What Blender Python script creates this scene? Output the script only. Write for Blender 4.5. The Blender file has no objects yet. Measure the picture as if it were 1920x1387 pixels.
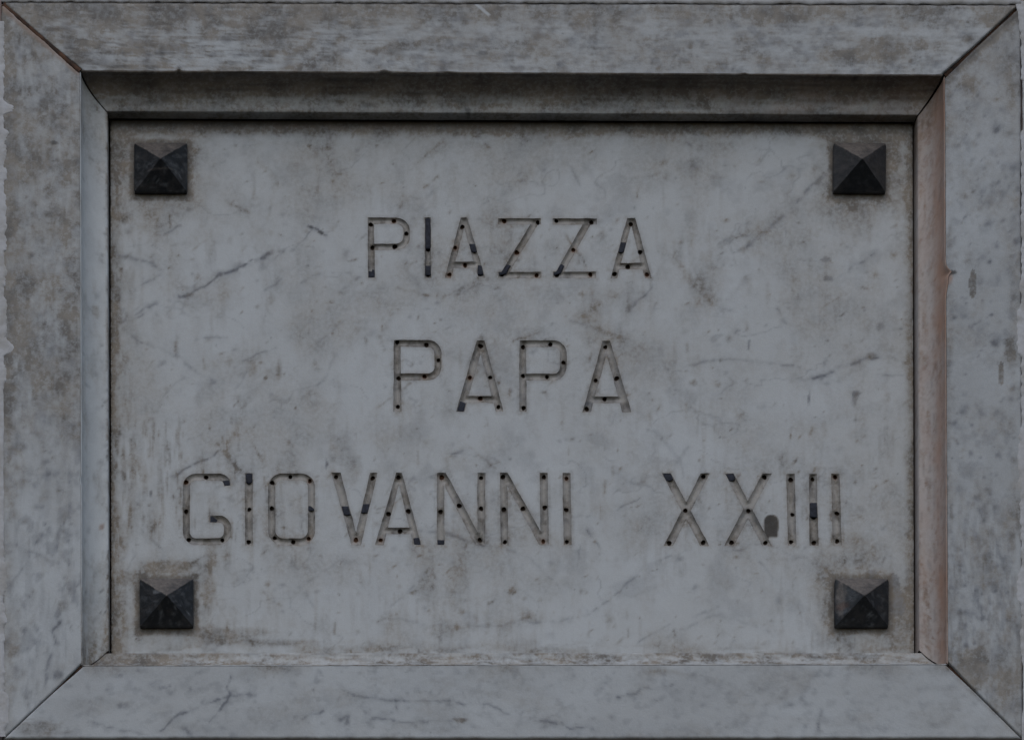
import bpy, math, random
import numpy as np
from mathutils import Vector
from mathutils.geometry import delaunay_2d_cdt

random.seed(7)
scene = bpy.context.scene
col = scene.collection

# ------------------------------------------------------------------ camera, light, exposure
S = 0.0005                         # metres per drawing unit (1 unit = half a millimetre on the plaque)
CX, CY, CD = 350.0, 4500.0, 9500.0  # viewpoint: well below the sign, a little to its left, 4.75 m away
W, H = 1920.0, 1387.0

cam_d = bpy.data.cameras.new('camera')
cam = bpy.data.objects.new('camera', cam_d)
col.objects.link(cam)
cam.location = ((CX - W / 2) * S, -CD * S, -(CY - H / 2) * S)
cam.rotation_euler = (math.radians(90), 0, 0)
cam_d.sensor_fit = 'HORIZONTAL'
cam_d.sensor_width = 36
cam_d.lens = 36 * CD / W
cam_d.shift_x = (W / 2 - CX) / W
cam_d.shift_y = (CY - H / 2) / W
cam_d.clip_start = 0.05
cam_d.clip_end = 200
scene.camera = cam

SUN_EL, SUN_AZ = math.radians(48), math.radians(184)
world = bpy.data.worlds.new('World')
scene.world = world
world.use_nodes = True
wn = world.node_tree
bg = wn.nodes['Background']
sky = wn.nodes.new('ShaderNodeTexSky')
sky.sky_type = 'NISHITA'
sky.sun_disc = False
sky.sun_elevation = SUN_EL
sky.sun_rotation = SUN_AZ
sky.air_density = 1.0
sky.dust_density = 1.5
wn.links.new(sky.outputs[0], bg.inputs[0])
bg.inputs[1].default_value = 0.12

sun_d = bpy.data.lights.new('sun', 'SUN')
sun = bpy.data.objects.new('sun', sun_d)
col.objects.link(sun)
sun_d.energy = 0.5
sun_d.angle = math.radians(75)
sun_d.color = (1.0, 0.96, 0.9)
# the sun lamp shines along its -Z; azimuth is measured from +Y towards +X like the sky's
sd = Vector((math.sin(SUN_AZ) * math.cos(SUN_EL), math.cos(SUN_AZ) * math.cos(SUN_EL), math.sin(SUN_EL)))
sun.rotation_euler = sd.to_track_quat('Z', 'Y').to_euler()
sun.location = sd * 8

vs = scene.view_settings
vs.view_transform = 'Standard'
vs.look = 'None'
vs.exposure = -0.20
vs.gamma = 1.0
vs.use_curve_mapping = False
scene.cycles.max_bounces = 6

# ------------------------------------------------------------------ helpers
def pt(px, py, d):
    """Drawing coordinates of a point seen on the plaque's face, at distance d in front of that face -> world metres."""
    t = (CD - d) / CD
    x = CX + (px - CX) * t - W / 2
    z = CY + (py - CY) * t - H / 2
    return np.stack([x * S, -d * S + 0 * x, -z * S], -1)

_tables = {}
def vnoise(x, y, seed):
    if seed not in _tables:
        _tables[seed] = np.random.RandomState(seed).rand(256, 256)
    T = _tables[seed]
    xi = np.floor(x).astype(int); yi = np.floor(y).astype(int)
    fx = x - xi; fy = y - yi
    fx = fx * fx * fx * (fx * (6 * fx - 15) + 10); fy = fy * fy * fy * (fy * (6 * fy - 15) + 10)
    a = T[xi % 256, yi % 256]; b = T[(xi + 1) % 256, yi % 256]
    c = T[xi % 256, (yi + 1) % 256]; d = T[(xi + 1) % 256, (yi + 1) % 256]
    return (a * (1 - fx) + b * fx) * (1 - fy) + (c * (1 - fx) + d * fx) * fy

def fbm(x, y, seed, octaves=4, gain=0.5):
    """Fractal noise, roughly 0..1 around 0.5."""
    s = 0; a = 1; n = 0
    for o in range(octaves):
        ang = 0.5 + o * 0.7
        c, si = math.cos(ang), math.sin(ang)
        f = 2.03 ** o
        s = s + a * vnoise((x * c - y * si) * f + 17.3 * o, (x * si + y * c) * f + 9.1 * o, seed + o)
        n += a; a *= gain
    return s / n

def sfbm(x, y, seed, octaves=3, gain=0.55):
    """Like fbm but keeps its axes, for streaks."""
    s = 0; a = 1; n = 0
    for o in range(octaves):
        f = 2.03 ** o
        s = s + a * vnoise(x * f + 31.7 * o, y * f + 5.9 * o, seed + o)
        n += a; a *= gain
    return s / n

def ss(a, b, x):
    t = np.clip((x - a) / (b - a), 0, 1)
    return t * t * (3 - 2 * t)

def poly_dist(px, py, pts, closed=False):
    d = np.full(px.shape, 1e9)
    n = len(pts)
    for i in range(n if closed else n - 1):
        (x0, y0), (x1, y1) = pts[i], pts[(i + 1) % n]
        dx, dy = x1 - x0, y1 - y0
        L = dx * dx + dy * dy + 1e-9
        t = np.clip(((px - x0) * dx + (py - y0) * dy) / L, 0, 1)
        d = np.minimum(d, np.hypot(px - x0 - t * dx, py - y0 - t * dy))
    return d

def thing(name, label, cat, loc, group=None, kind=None):
    o = bpy.data.objects.new(name, None)
    o.empty_display_size = 0.05
    col.objects.link(o)
    o.location = loc
    o['label'] = label; o['category'] = cat
    if group: o['group'] = group
    if kind: o['kind'] = kind
    return o

def origin_of(o):
    v = Vector((0, 0, 0))
    while o is not None:
        v = v + Vector(o.location); o = o.parent
    return np.array(v)

def mesh_obj(name, verts, faces, mat, parent=None, marks=None, smooth=True, loc=None):
    me = bpy.data.meshes.new(name)
    off = origin_of(parent) if parent is not None else (np.array(loc) if loc is not None else np.zeros(3))
    v = np.asarray(verts, dtype=float) - off
    me.from_pydata(v.tolist(), [], [tuple(int(i) for i in f) for f in faces])
    if marks is not None:
        at = me.color_attributes.new('marks', 'FLOAT_COLOR', 'POINT')
        at.data.foreach_set('color', np.ascontiguousarray(np.clip(marks, 0, 1), dtype=np.float32).ravel())
    me.polygons.foreach_set('use_smooth', [smooth] * len(me.polygons))
    me.materials.append(mat)
    me.update()
    o = bpy.data.objects.new(name, me)
    col.objects.link(o)
    if parent is not None: o.parent = parent
    elif loc is not None: o.location = loc
    return o

# ------------------------------------------------------------------ materials
def nodes(m):
    m.use_nodes = True
    nt = m.node_tree
    return nt, nt.nodes['Principled BSDF']

def mixc(nt, fac, a, b, mode='MIX'):
    n = nt.nodes.new('ShaderNodeMix'); n.data_type = 'RGBA'; n.blend_type = mode
    for sock, v in ((n.inputs[0], fac), (n.inputs[6], a), (n.inputs[7], b)):
        if hasattr(v, 'links'): nt.links.new(v, sock)
        else: sock.default_value = v if not isinstance(v, tuple) else (*v, 1)[:4]
    return n.outputs[2]

def mth(nt, op, a, b=None, clamp=False):
    n = nt.nodes.new('ShaderNodeMath'); n.operation = op; n.use_clamp = clamp
    for i, v in enumerate((a, b)):
        if v is None: continue
        if hasattr(v, 'links'): nt.links.new(v, n.inputs[i])
        else: n.inputs[i].default_value = v
    return n.outputs[0]

def noise(nt, vec, scale, detail=4, rough=0.55):
    n = nt.nodes.new('ShaderNodeTexNoise')
    n.inputs['Scale'].default_value = scale; n.inputs['Detail'].default_value = detail
    n.inputs['Roughness'].default_value = rough
    nt.links.new(vec, n.inputs['Vector'])
    return n.outputs[0]

def ramp(nt, f, a, b):
    n = nt.nodes.new('ShaderNodeMapRange'); n.interpolation_type = 'SMOOTHSTEP'
    nt.links.new(f, n.inputs[0]); n.inputs[1].default_value = a; n.inputs[2].default_value = b
    return n.outputs[0]

def marble(name, base, warm, dirt=(0.225, 0.192, 0.152), vein=(0.18, 0.195, 0.222), rust=(0.38, 0.225, 0.15), rough=0.6, bump=0.45):
    """White marble; the 'marks' attribute says where it is soiled (R), veined (G), rust stained (B), blackened (A)."""
    m = bpy.data.materials.new(name)
    nt, bs = nodes(m)
    tc = nt.nodes.new('ShaderNodeTexCoord'); v = tc.outputs['Object']
    at = nt.nodes.new('ShaderNodeAttribute'); at.attribute_name = 'marks'
    sep = nt.nodes.new('ShaderNodeSeparateColor'); nt.links.new(at.outputs['Color'], sep.inputs[0])
    R, G, B = sep.outputs; A = at.outputs['Alpha']
    big = noise(nt, v, 9, 5)
    fine = noise(nt, v, 260, 4, 0.65)
    grit = noise(nt, v, 900, 2)
    c = mixc(nt, ramp(nt, big, 0.35, 0.65), base, warm)
    c = mixc(nt, mth(nt, 'MULTIPLY', G, mth(nt, 'ADD', mth(nt, 'MULTIPLY', fine, 0.9), 0.5), True), c, vein)
    mid = noise(nt, v, 75, 5, 0.65)
    speckle = mth(nt, 'MULTIPLY', ramp(nt, fine, 0.32, 0.68), mth(nt, 'ADD', ramp(nt, mid, 0.3, 0.7), 0.35))
    dfac = mth(nt, 'MINIMUM', mth(nt, 'MULTIPLY', R, mth(nt, 'ADD', mth(nt, 'MULTIPLY', speckle, 0.62), 0.62)), 0.93)
    dcol = mixc(nt, ramp(nt, noise(nt, v, 42, 5, 0.6), 0.38, 0.66), tuple(d * 1.22 for d in dirt), tuple(d * k for d, k in zip(dirt, (0.62, 0.64, 0.68))))
    c = mixc(nt, dfac, c, dcol)
    c = mixc(nt, B, c, rust)
    c = mixc(nt, A, c, (0.028, 0.026, 0.024))
    c = mixc(nt, 1.0, c, mixc(nt, grit, (0.80, 0.80, 0.80), (1.0, 1.0, 1.0)), 'MULTIPLY')
    nt.links.new(c, bs.inputs['Base Color'])
    bs.inputs['Roughness'].default_value = rough
    bs.inputs['Specular IOR Level'].default_value = 0.3
    b = nt.nodes.new('ShaderNodeBump'); b.inputs['Strength'].default_value = bump; b.inputs['Distance'].default_value = 0.0006
    nt.links.new(mth(nt, 'ADD', fine, mth(nt, 'MULTIPLY', grit, 0.4)), b.inputs['Height'])
    nt.links.new(b.outputs[0], bs.inputs['Normal'])
    return m

def rough_mat(name, a, b, scale, rough=0.8, metallic=0.0, bump=0.3, spec=0.3):
    m = bpy.data.materials.new(name)
    nt, bs = nodes(m)
    tc = nt.nodes.new('ShaderNodeTexCoord'); v = tc.outputs['Object']
    n1 = noise(nt, v, scale, 5, 0.6)
    c = mixc(nt, ramp(nt, n1, 0.35, 0.68), a, b)
    nt.links.new(c, bs.inputs['Base Color'])
    bs.inputs['Roughness'].default_value = rough
    bs.inputs['Metallic'].default_value = metallic
    bs.inputs['Specular IOR Level'].default_value = spec
    bm_ = nt.nodes.new('ShaderNodeBump'); bm_.inputs['Strength'].default_value = bump; bm_.inputs['Distance'].default_value = 0.001
    nt.links.new(noise(nt, v, scale * 3, 4), bm_.inputs['Height'])
    nt.links.new(bm_.outputs[0], bs.inputs['Normal'])
    return m

M_PANEL = marble('panel_marble', (0.588, 0.622, 0.644), (0.556, 0.584, 0.598))
M_RAIL = marble('frame_marble', (0.55, 0.584, 0.607), (0.492, 0.517, 0.532), dirt=(0.232, 0.210, 0.180), bump=0.5)
M_MOULD = marble('moulding_marble', (0.64, 0.68, 0.70), (0.60, 0.64, 0.66), rust=(0.46, 0.295, 0.22), bump=0.35)
M_GROOVE = marble('cut_marble', (0.50, 0.485, 0.46), (0.44, 0.43, 0.41), dirt=(0.16, 0.14, 0.115), bump=0.9)
M_LEAD = rough_mat('lead', (0.014, 0.0165, 0.025), (0.032, 0.037, 0.054), 260, 0.7, 0.0, 0.2)
M_HOLE = rough_mat('corroded_hole', (0.045, 0.037, 0.032), (0.085, 0.06, 0.045), 400, 0.9)
M_RUSTPIN = rough_mat('rusty_pin', (0.055, 0.026, 0.016), (0.11, 0.055, 0.03), 500, 0.9)
M_PLASTER = rough_mat('white_plaster', (0.52, 0.53, 0.55), (0.40, 0.395, 0.385), 60, 0.9, 0.0, 0.8)
M_WALL = rough_mat('painted_plaster', (0.36, 0.29, 0.265), (0.27, 0.22, 0.205), 14, 0.9, 0.0, 0.7)
M_JOINT = rough_mat('stained_mortar', (0.115, 0.062, 0.040), (0.035, 0.028, 0.024), 90, 0.95, 0.0, 0.6)
M_STUD = marble('stud_metal', (0.024, 0.028, 0.033), (0.016, 0.018, 0.021), dirt=(0.175, 0.155, 0.140),
                vein=(0.12, 0.13, 0.14), rust=(0.13, 0.075, 0.055), rough=0.5, bump=0.5)

# ------------------------------------------------------------------ depths (units of half a millimetre)
DF = 87.5            # frame face in front of the plaque's face
D_WALL = 68.0        # wall plaster in front of the plaque's face

# screen-plane corners: inner edge of the frame face, moulding foot, outer edge
F = {'tl': (152, 135), 'tr': (1769, 143), 'br': (1775, 1243), 'bl': (155, 1245.5)}
Q = {'tl': (204, 227), 'tr': (1714, 234), 'br': (1717, 1228), 'bl': (206, 1228)}
O = {'tl': (3, 5), 'tr': (1913, 10), 'br': (1917, 1384.6), 'bl': (6, 1384.6)}

# ------------------------------------------------------------------ wall with its opening
def grid_faces(nu, nv, wrap=False):
    i = np.arange(nu - 1)[:, None] * nv + np.arange(nv - 1)[None, :]
    i = i.ravel()
    return np.stack([i, i + nv, i + nv + 1, i + 1], -1)

wall = thing('plaster_wall', 'painted plaster wall showing as a thin strip round the marble frame', 'wall',
             tuple(pt(np.float64(960), np.float64(3600), D_WALL)))
def wall_ring():
    rings = []
    inner = [np.array(O[k], float) + d for k, d in (('tl', (-1.5, -3)), ('tr', (1.5, -3)), ('br', (1.5, 3)), ('bl', (-1.5, 3)))]
    outer = [np.array(p, float) for p in ((-1800, -1500), (3700, -1500), (3700, 4200), (-1800, 4200))]
    verts = []
    def loop(cs, d, n=80):
        out = []
        for a, b in zip(cs, cs[1:] + cs[:1]):
            for i in range(n):
                p = a + (b - a) * i / n
                out.append((p[0], p[1], d))
        return out
    for t in (0, 0.25, 0.6, 0.9, 0.985, 1.0):
        cs = [o + (i - o) * t for o, i in zip(outer, inner)]
        rings.append(loop(cs, D_WALL))
    rings.append(loop([i + (960 - i[0], 693 - i[1]) * np.array([.002, .002]) for i in inner], D_WALL - 4))
    rings.append(loop(inner, -70))
    n = len(rings[0])
    P = np.array([p for r in rings for p in r])
    d = P[:, 2] + np.where(np.abs(P[:, 2] - D_WALL) < 1, 4 * (fbm(P[:, 0] / 60, P[:, 1] / 60, 90) - 0.5), 0)
    V = pt(P[:, 0], P[:, 1], d)
    fs = []
    for r in range(len(rings) - 1):
        for i in range(n):
            j = (i + 1) % n
            fs.append((r * n + i, r * n + j, (r + 1) * n + j, (r + 1) * n + i))
    fs.append(tuple((len(rings) - 1) * n + i for i in range(n)))
    return V, fs
V, fs = wall_ring()
mesh_obj('wall_face', V, fs, M_WALL, wall, smooth=False)

# crusty render left on the edges of the frame
def crust(outline_fn, n, base_d, thick, side):
    """A ragged strip of plaster: from outside the frame to a ragged inner edge, lying on the stone."""
    rows = []
    for i in range(n):
        (x0, y0), (x1, y1) = outline_fn(i / (n - 1))
        for k, f in enumerate((0, 0.35, 0.7, 0.92, 1.0)):
            h = (thick, thick, thick * 0.9, thick * 0.55, -0.8)[k]
            rows.append((x0 + (x1 - x0) * f, y0 + (y1 - y0) * f, h))
    R = np.array(rows)
    d = base_d + R[:, 2] + 1.6 * (fbm(R[:, 0] / 9, R[:, 1] / 9, 71) - 0.5) * (R[:, 2] > 0)
    return pt(R[:, 0], R[:, 1], d), grid_faces(n, 5)

def left_edge(t):
    y = 40 + t * 1000
    ya = np.array(y)
    w = 5 + 5 * float(ss(0.40, 0.62, fbm(ya / 28, ya * 0, 61))) * float(ss(180, 230, ya)) + 6.5 * (float(fbm(ya / 6, ya * 0, 62, 3)) - .45)
    w += (15 + 7 * float(vnoise(ya / 3, ya * 0, 69))) * math.exp(-abs((y - 203) / 10) ** 4) + 14 * math.exp(-abs((y - 652) / 13) ** 3.5)
    w += 5 * math.exp(-((y - 250) / 5) ** 2)
    w *= float(ss(735, 715, ya)) * 0.98 + 0.02 if False else 1
    return (-14, y), (3 + (w if y < 728 else 3.2 + 1.5 * float(vnoise(ya / 12, ya * 0, 70))), y)
V, fs = crust(left_edge, 600, DF, 0.9, 'l')
mesh_obj('plaster_smear', V, fs, M_PLASTER, wall)
def left_low(t):
    y = 1030 + t * 350
    ya = np.array(y)
    return (-14, y), (4 + 8 * float(ss(0.4, 0.7, fbm(ya / 40, ya * 0, 63))) + 2 * float(vnoise(ya / 6, ya * 0, 64)) + 5 * t, y)
V, fs = crust(left_low, 200, DF, 1.8, 'l')
mesh_obj('plaster_smear', V, fs, M_PLASTER, wall)
def right_edge(t):
    y = 2 + t * 1390
    ya = np.array(y)
    w = 3 + 9 * float(ss(0.45, 0.65, fbm(ya / 60, ya * 0, 65))) + 3 * float(vnoise(ya / 7, ya * 0, 66))
    w += 10 * math.exp(-(y / 50) ** 2)
    if 150 < y < 245: w *= 0.35
    w *= 1 - .75 * float(ss(1225, 1250, ya))
    return (1936, y), (1919 - w, y)
V, fs = crust(right_edge, 560, DF, 0.9, 'r')
mesh_obj('plaster_smear', V, fs[:, ::-1], M_PLASTER, wall)
def top_edge(t):
    x = 2 + t * 1912
    xa = np.array(x)
    base = 5 + 5 * t
    return (x, -14), (x, base - 3.5 + 3.5 * float(fbm(xa / 40, xa * 0, 67)) + 2.0 * float(vnoise(xa / 8, xa * 0, 68)))
V, fs = crust(top_edge, 600, DF, 2.2, 't')
mesh_obj('plaster_smear', V, fs[:, ::-1], M_PLASTER, wall)

# ------------------------------------------------------------------ marks: soiling, veins, rust, soot, painted shade
def empty_marks(px):
    return np.zeros((px.size, 4))

def specks(px, py, marks, ch, boxes, n, rmin, rmax, strength, seed, stretch=1.6):
    rs = np.random.RandomState(seed)
    x0, y0, x1, y1 = boxes
    order = np.argsort(px); sx = px[order]
    for _ in range(n):
        cx, cy = rs.uniform(x0, x1), rs.uniform(y0, y1)
        r = rmin + (rmax - rmin) * rs.rand() ** 2.2
        s = strength * rs.uniform(0.35, 1)
        ang = rs.normal(-0.6, 0.5); st = rs.uniform(1, stretch)
        a, b = np.searchsorted(sx, (cx - 3 * r * st, cx + 3 * r * st))
        idx = order[a:b]
        idx = idx[np.abs(py[idx] - cy) < 3 * r * st]
        if not idx.size: continue
        dx, dy = px[idx] - cx, py[idx] - cy
        u = dx * math.cos(ang) + dy * math.sin(ang); w = -dx * math.sin(ang) + dy * math.cos(ang)
        wob = 0.5 + vnoise(px[idx] / (r * .8), py[idx] / (r * .8), 33)
        marks[idx, ch] += s * np.exp(-((u / (r * st)) ** 2 + (w / r) ** 2) * wob ** 1.3)

def vein(px, py, marks, pts, w, s, seed, ch=1, wob=5):
    xs = [p[0] for p in pts]; ys = [p[1] for p in pts]
    m = (px > min(xs) - 30) & (px < max(xs) + 30) & (py > min(ys) - 30) & (py < max(ys) + 30)
    i = np.nonzero(m)[0]
    if not i.size: return
    x, y = px[i], py[i]
    dx = wob * 2 * (fbm(x / 22, y / 22, seed, 3) - 0.5); dy = wob * 2 * (fbm(x / 22, y / 22, seed + 40, 3) - 0.5)
    d = poly_dist(x + dx, y + dy, pts)
    br = ss(0.30, 0.66, fbm(x / 13, y / 13, seed + 80, 3))
    wide = fbm(x / 30, y / 30, seed + 120, 2)
    ww = w * (0.5 + wide)
    marks[i, ch] += s * (np.exp(-(d / ww) ** 2) * (0.25 + 0.75 * br) + 0.28 * np.exp(-(d / (ww * 4)) ** 2) * br)

def blob(px, py, marks, ch, cx, cy, rx, ry, s, seed=5, soft=0.35, ang=0):
    dx, dy = px - cx, py - cy
    c, si = math.cos(ang), math.sin(ang)
    u = (dx * c + dy * si) / rx; v = (-dx * si + dy * c) / ry
    r = np.hypot(u, v)
    i = np.nonzero(r < 2.2)[0]
    if not i.size: return
    n = fbm(px[i] / max(4, rx * .45), py[i] / max(4, ry * .45), seed, 3) - 0.5
    marks[i, ch] += s * (1 - ss(1 - soft, 1 + soft, r[i] + 0.9 * n))

STUDS = {'tl': (301.5, 318.5, 100, 97), 'tr': (1610.5, 319, 99, 97), 'bl': (312.5, 1133, 101, 95), 'br': (1614.5, 1133, 101, 95)}

PANEL_VEINS = [
    ([(338, 555), (383, 538), (410, 517), (467, 493), (508, 474)], 3.0, 0.85),
    ([(255, 592), (292, 568)], 2.6, 0.5), ([(208, 607), (240, 602), (275, 588)], 2.4, 0.5),
    ([(238, 624), (262, 640), (300, 652), (330, 668), (372, 700), (420, 730)], 3.0, 0.45),
    ([(212, 475), (250, 482), (280, 490), (305, 505)], 3.4, 0.5), ([(262, 531), (300, 518)], 2.4, 0.5),
    ([(452, 677), (515, 650)], 2.0, 0.5), ([(313, 897), (360, 873), (415, 845)], 2.2, 0.75),
    ([(408, 832), (425, 852), (450, 882)], 3.2, 0.6, 0), ([(462, 805), (478, 840), (490, 862)], 2.4, 0.4, 0),
    ([(1280, 690), (1345, 673), (1430, 678), (1502, 688)], 2.4, 0.5),
    ([(1505, 712), (1545, 703), (1600, 682), (1650, 668)], 3.6, 0.8),
    ([(1545, 330), (1520, 350), (1480, 395), (1420, 445), (1390, 470)], 4.0, 0.6),
    ([(1400, 520), (1345, 590)], 5, 0.25), ([(1560, 525), (1600, 500), (1640, 480)], 2.6, 0.55),
    ([(1265, 480), (1290, 520), (1330, 565)], 7, 0.35, 0), ([(1650, 700), (1690, 706), (1710, 695)], 2.2, 0.35),
    ([(575, 424), (592, 430), (612, 442)], 2.2, 1.0), ([(430, 380), (470, 400)], 3, 0.35, 0),
    ([(835, 860), (850, 900), (870, 935)], 2.2, 0.3, 0), ([(775, 1030), (795, 1052), (822, 1090)], 2.2, 0.35),
    ([(835, 1000), (900, 1020), (990, 1040), (1060, 1110)], 2.2, 0.35),
    ([(790, 995), (860, 1005), (905, 1020)], 2.4, 0.45),
    ([(1290, 1030), (1210, 1062), (1160, 1110), (1110, 1150), (1060, 1160), (960, 1170)], 2.6, 0.4),
    ([(730, 1157), (800, 1172), (940, 1172), (1000, 1158)], 2.2, 0.35),
    ([(395, 1085), (405, 1120), (430, 1170)], 2.6, 0.5, 0), ([(1290, 840), (1260, 880), (1225, 920)], 3.2, 0.3),
    ([(500, 700), (460, 760), (430, 830)], 5, 0.3, 0), ([(810, 360), (770, 420), (760, 500), (800, 560)], 4, 0.22),
    ([(1120, 560), (1100, 590), (1130, 620), (1200, 650)], 6, 0.3, 0), ([(870, 245), (900, 260), (915, 275)], 4, 0.45, 0),
    ([(640, 650), (600, 720), (560, 760)], 4, 0.22), ([(1180, 760), (1240, 820), (1300, 900)], 4, 0.22),
    ([(560, 1100), (640, 1050), (700, 1060)], 3, 0.25), ([(1440, 1180), (1350, 1150), (1250, 1190)], 3, 0.22),
    ([(480, 300), (520, 340), (500, 420), (455, 470)], 4, 0.25, 0), ([(1050, 290), (990, 330), (940, 370)], 5, 0.2),
    ([(640, 430), (610, 410), (560, 400)], 3, 0.25), ([(905, 520), (830, 560), (750, 540)], 3, 0.25, 0),
]

def marks_panel(px, py):
    m = empty_marks(px)
    # warm film over the whole stone, in faint drips
    film = fbm(px / 120, py / 120, 11, 4)
    drip = sfbm(px / 11, py / 95, 12, 3)
    m[:, 0] += 0.06 + 0.26 * ss(0.34, 0.74, film) + 0.20 * ss(0.45, 0.85, drip) * ss(0.40, 0.7, fbm(px / 150, py / 150, 13, 3))
    m[:, 0] += 0.13 * ss(0.42, 0.78, fbm(px / 22, py / 30, 14, 4))
    # greasy border, plus the lip's shadow painted along the top
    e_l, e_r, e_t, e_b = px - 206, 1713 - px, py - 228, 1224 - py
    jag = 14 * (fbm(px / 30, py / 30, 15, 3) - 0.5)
    m[:, 0] += 0.75 * (1 - ss(2, 26, e_l + jag)) * (0.45 + 0.75 * ss(.3, .7, sfbm(px / 20, py / 60, 16)))
    m[:, 0] += 0.55 * (1 - ss(2, 60, e_l + 2 * jag)) * ss(0.42, 0.66, sfbm(px / 13, py / 40, 17))
    m[:, 0] += 0.85 * (1 - ss(1, 22, e_r + jag)) * (0.5 + 0.6 * fbm(px / 20, py / 70, 18))
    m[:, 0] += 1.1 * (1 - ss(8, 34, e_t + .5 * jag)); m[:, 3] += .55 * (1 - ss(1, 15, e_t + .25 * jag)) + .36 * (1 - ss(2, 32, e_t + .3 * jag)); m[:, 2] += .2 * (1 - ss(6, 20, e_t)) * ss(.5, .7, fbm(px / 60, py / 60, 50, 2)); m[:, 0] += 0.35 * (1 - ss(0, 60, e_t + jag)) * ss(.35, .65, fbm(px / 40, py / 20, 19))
    m[:, 0] += 0.35 * (1 - ss(0, 28, e_b + jag)) * ss(0.4, 0.6, fbm(px / 50, py / 15, 20))
    # brown dirt around the studs, with their shadow painted dark close in
    for k, (cx, cy, w, h) in STUDS.items():
        d = np.maximum(np.abs(px - cx) - w / 2, np.abs(py - cy) - h / 2)
        n = fbm(px / 17, py / 17, 21, 3) - .5
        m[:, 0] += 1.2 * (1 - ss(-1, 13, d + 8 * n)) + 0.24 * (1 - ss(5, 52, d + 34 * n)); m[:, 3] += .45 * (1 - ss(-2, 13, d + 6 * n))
    for b in [(330, 1062, 40, 12, .85), (395, 1050, 9, 26, .7), (425, 1045, 7, 22, .55), (240, 1085, 26, 12, .6), (285, 1065, 22, 14, .55),
              (395, 1190, 40, 16, .55), (460, 1185, 40, 8, .5), (520, 1205, 60, 6, .6), (440, 1200, 40, 9, .55), (390, 1110, 12, 34, .6),
              (262, 1130, 9, 50, .5), (228, 1150, 10, 70, .5), (250, 870, 7, 40, .6), (232, 890, 6, 40, .45), (272, 900, 5, 30, .5),
              (300, 890, 5, 36, .5), (250, 950, 14, 50, .4), (290, 970, 16, 40, .3), (1625, 262, 80, 16, .75), (1560, 252, 36, 8, .6),
              (1665, 300, 30, 60, .45), (1600, 400, 50, 30, .4), (1600, 385, 10, 16, .4), (1330, 520, 20, 40, .4), (1310, 545, 12, 30, .45),
              (1330, 560, 10, 20, .4), (1600, 1010, 26, 14, .35), (1590, 1040, 36, 26, .22), (1690, 1170, 22, 60, .55), (1545, 1100, 20, 60, .3),
              (270, 330, 7, 22, .5), (224, 300, 10, 40, .6), (236, 260, 14, 12, .7), (290, 420, 20, 26, .45), (232, 410, 14, 8, .6),
              (1160, 655, 40, 30, .35), (1110, 610, 22, 34, .35), (660, 880, 14, 24, .4), (640, 850, 20, 20, .4), (860, 1090, 16, 60, .3),
              (800, 1075, 14, 60, .35), (850, 1180, 40, 14, .35), (1510, 935, 10, 60, .25), (1495, 700, 14, 40, .2), (960, 1108, 6, 6, .9),
              (962, 1106, 4, 6, .7), (773, 1111, 5, 3, .8), (990, 1155, 11, 9, .7), (1020, 736, 5, 3, .7), (497, 709, 3, 3, 1.1),
              (489, 680, 4, 2, .9), (523, 693, 5, 16, .8), (474, 690, 6, 16, .6), (1301, 717, 6, 6, .8), (1347, 722, 5, 4, .8), (1633, 668, 7, 6, .9),
              (395, 470, 8, 30, .4), (375, 560, 30, 20, .3), (420, 545, 10, 26, .3), (655, 560, 40, 60, .2), (1190, 560, 50, 30, .2)]:
        blob(px, py, m, 0, b[0], b[1], b[2], b[3], b[4] * .8, 22, .75)
    # short vertical scratches and pits
    rs = np.random.RandomState(31)
    for _ in range(70):
        x, y = rs.uniform(215, 450), rs.uniform(770, 1010)
        blob(px, py, m, 0, x, y, rs.uniform(1.5, 3), rs.uniform(5, 20), rs.uniform(.2, .5), 23, .8)
    for _ in range(60):
        x, y = rs.uniform(230, 1690), rs.uniform(280, 1200)
        blob(px, py, m, 0, x, y, rs.uniform(2, 5), rs.uniform(6, 30), rs.uniform(.1, .28), 24, .9)
    for x, y, l in ((1404, 646, 9), (1517, 747, 10), (283, 925, 6), (612, 870, 8)):
        blob(px, py, m, 1, x, y, 2.6, l, 0.8, 25, .5, 0.08)
    for i, vdef in enumerate(PANEL_VEINS):
        ch = vdef[3] if len(vdef) > 3 else 1
        vein(px, py, m, vdef[0], vdef[1], vdef[2] * 1.0, 200 + i * 3, ch)
    # faint network of cloudy veining
    warp = 40 * (fbm(px / 90, py / 90, 41, 3) - .5)
    net = np.abs(fbm((px + warp) / 130, (py * 1.25 - warp) / 110, 42, 4) - 0.5)
    m[:, 1] += 0.34 * np.exp(-(net / 0.008) ** 2) * ss(.42, .62, fbm(px / 60, py / 60, 43, 3))
    m[:, 1] += 0.20 * ss(0.55, 0.75, fbm(px / 45, py / 45, 44, 4)) * ss(.45, .6, fbm(px / 160, py / 160, 45, 2))
    # hair veins running mostly up to the right, and scrubbing scratches
    rv = np.random.RandomState(55)
    for k in range(64):
        cx_, cy_ = rv.uniform(230, 1690), rv.uniform(260, 1200)
        ang = rv.choice([-0.55, -0.65, -0.4, 0.6, 1.1]) + rv.normal(0, .14)
        L = rv.uniform(18, 80)
        p = [(cx_ + (t - .5) * L * math.cos(ang), cy_ + (t - .5) * L * math.sin(ang)) for t in (0, .5, 1)]
        vein(px, py, m, p, rv.uniform(1.3, 2.6), rv.uniform(.2, .55), 500 + k, int(rv.rand() < .4) ^ 1, 4)
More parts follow.
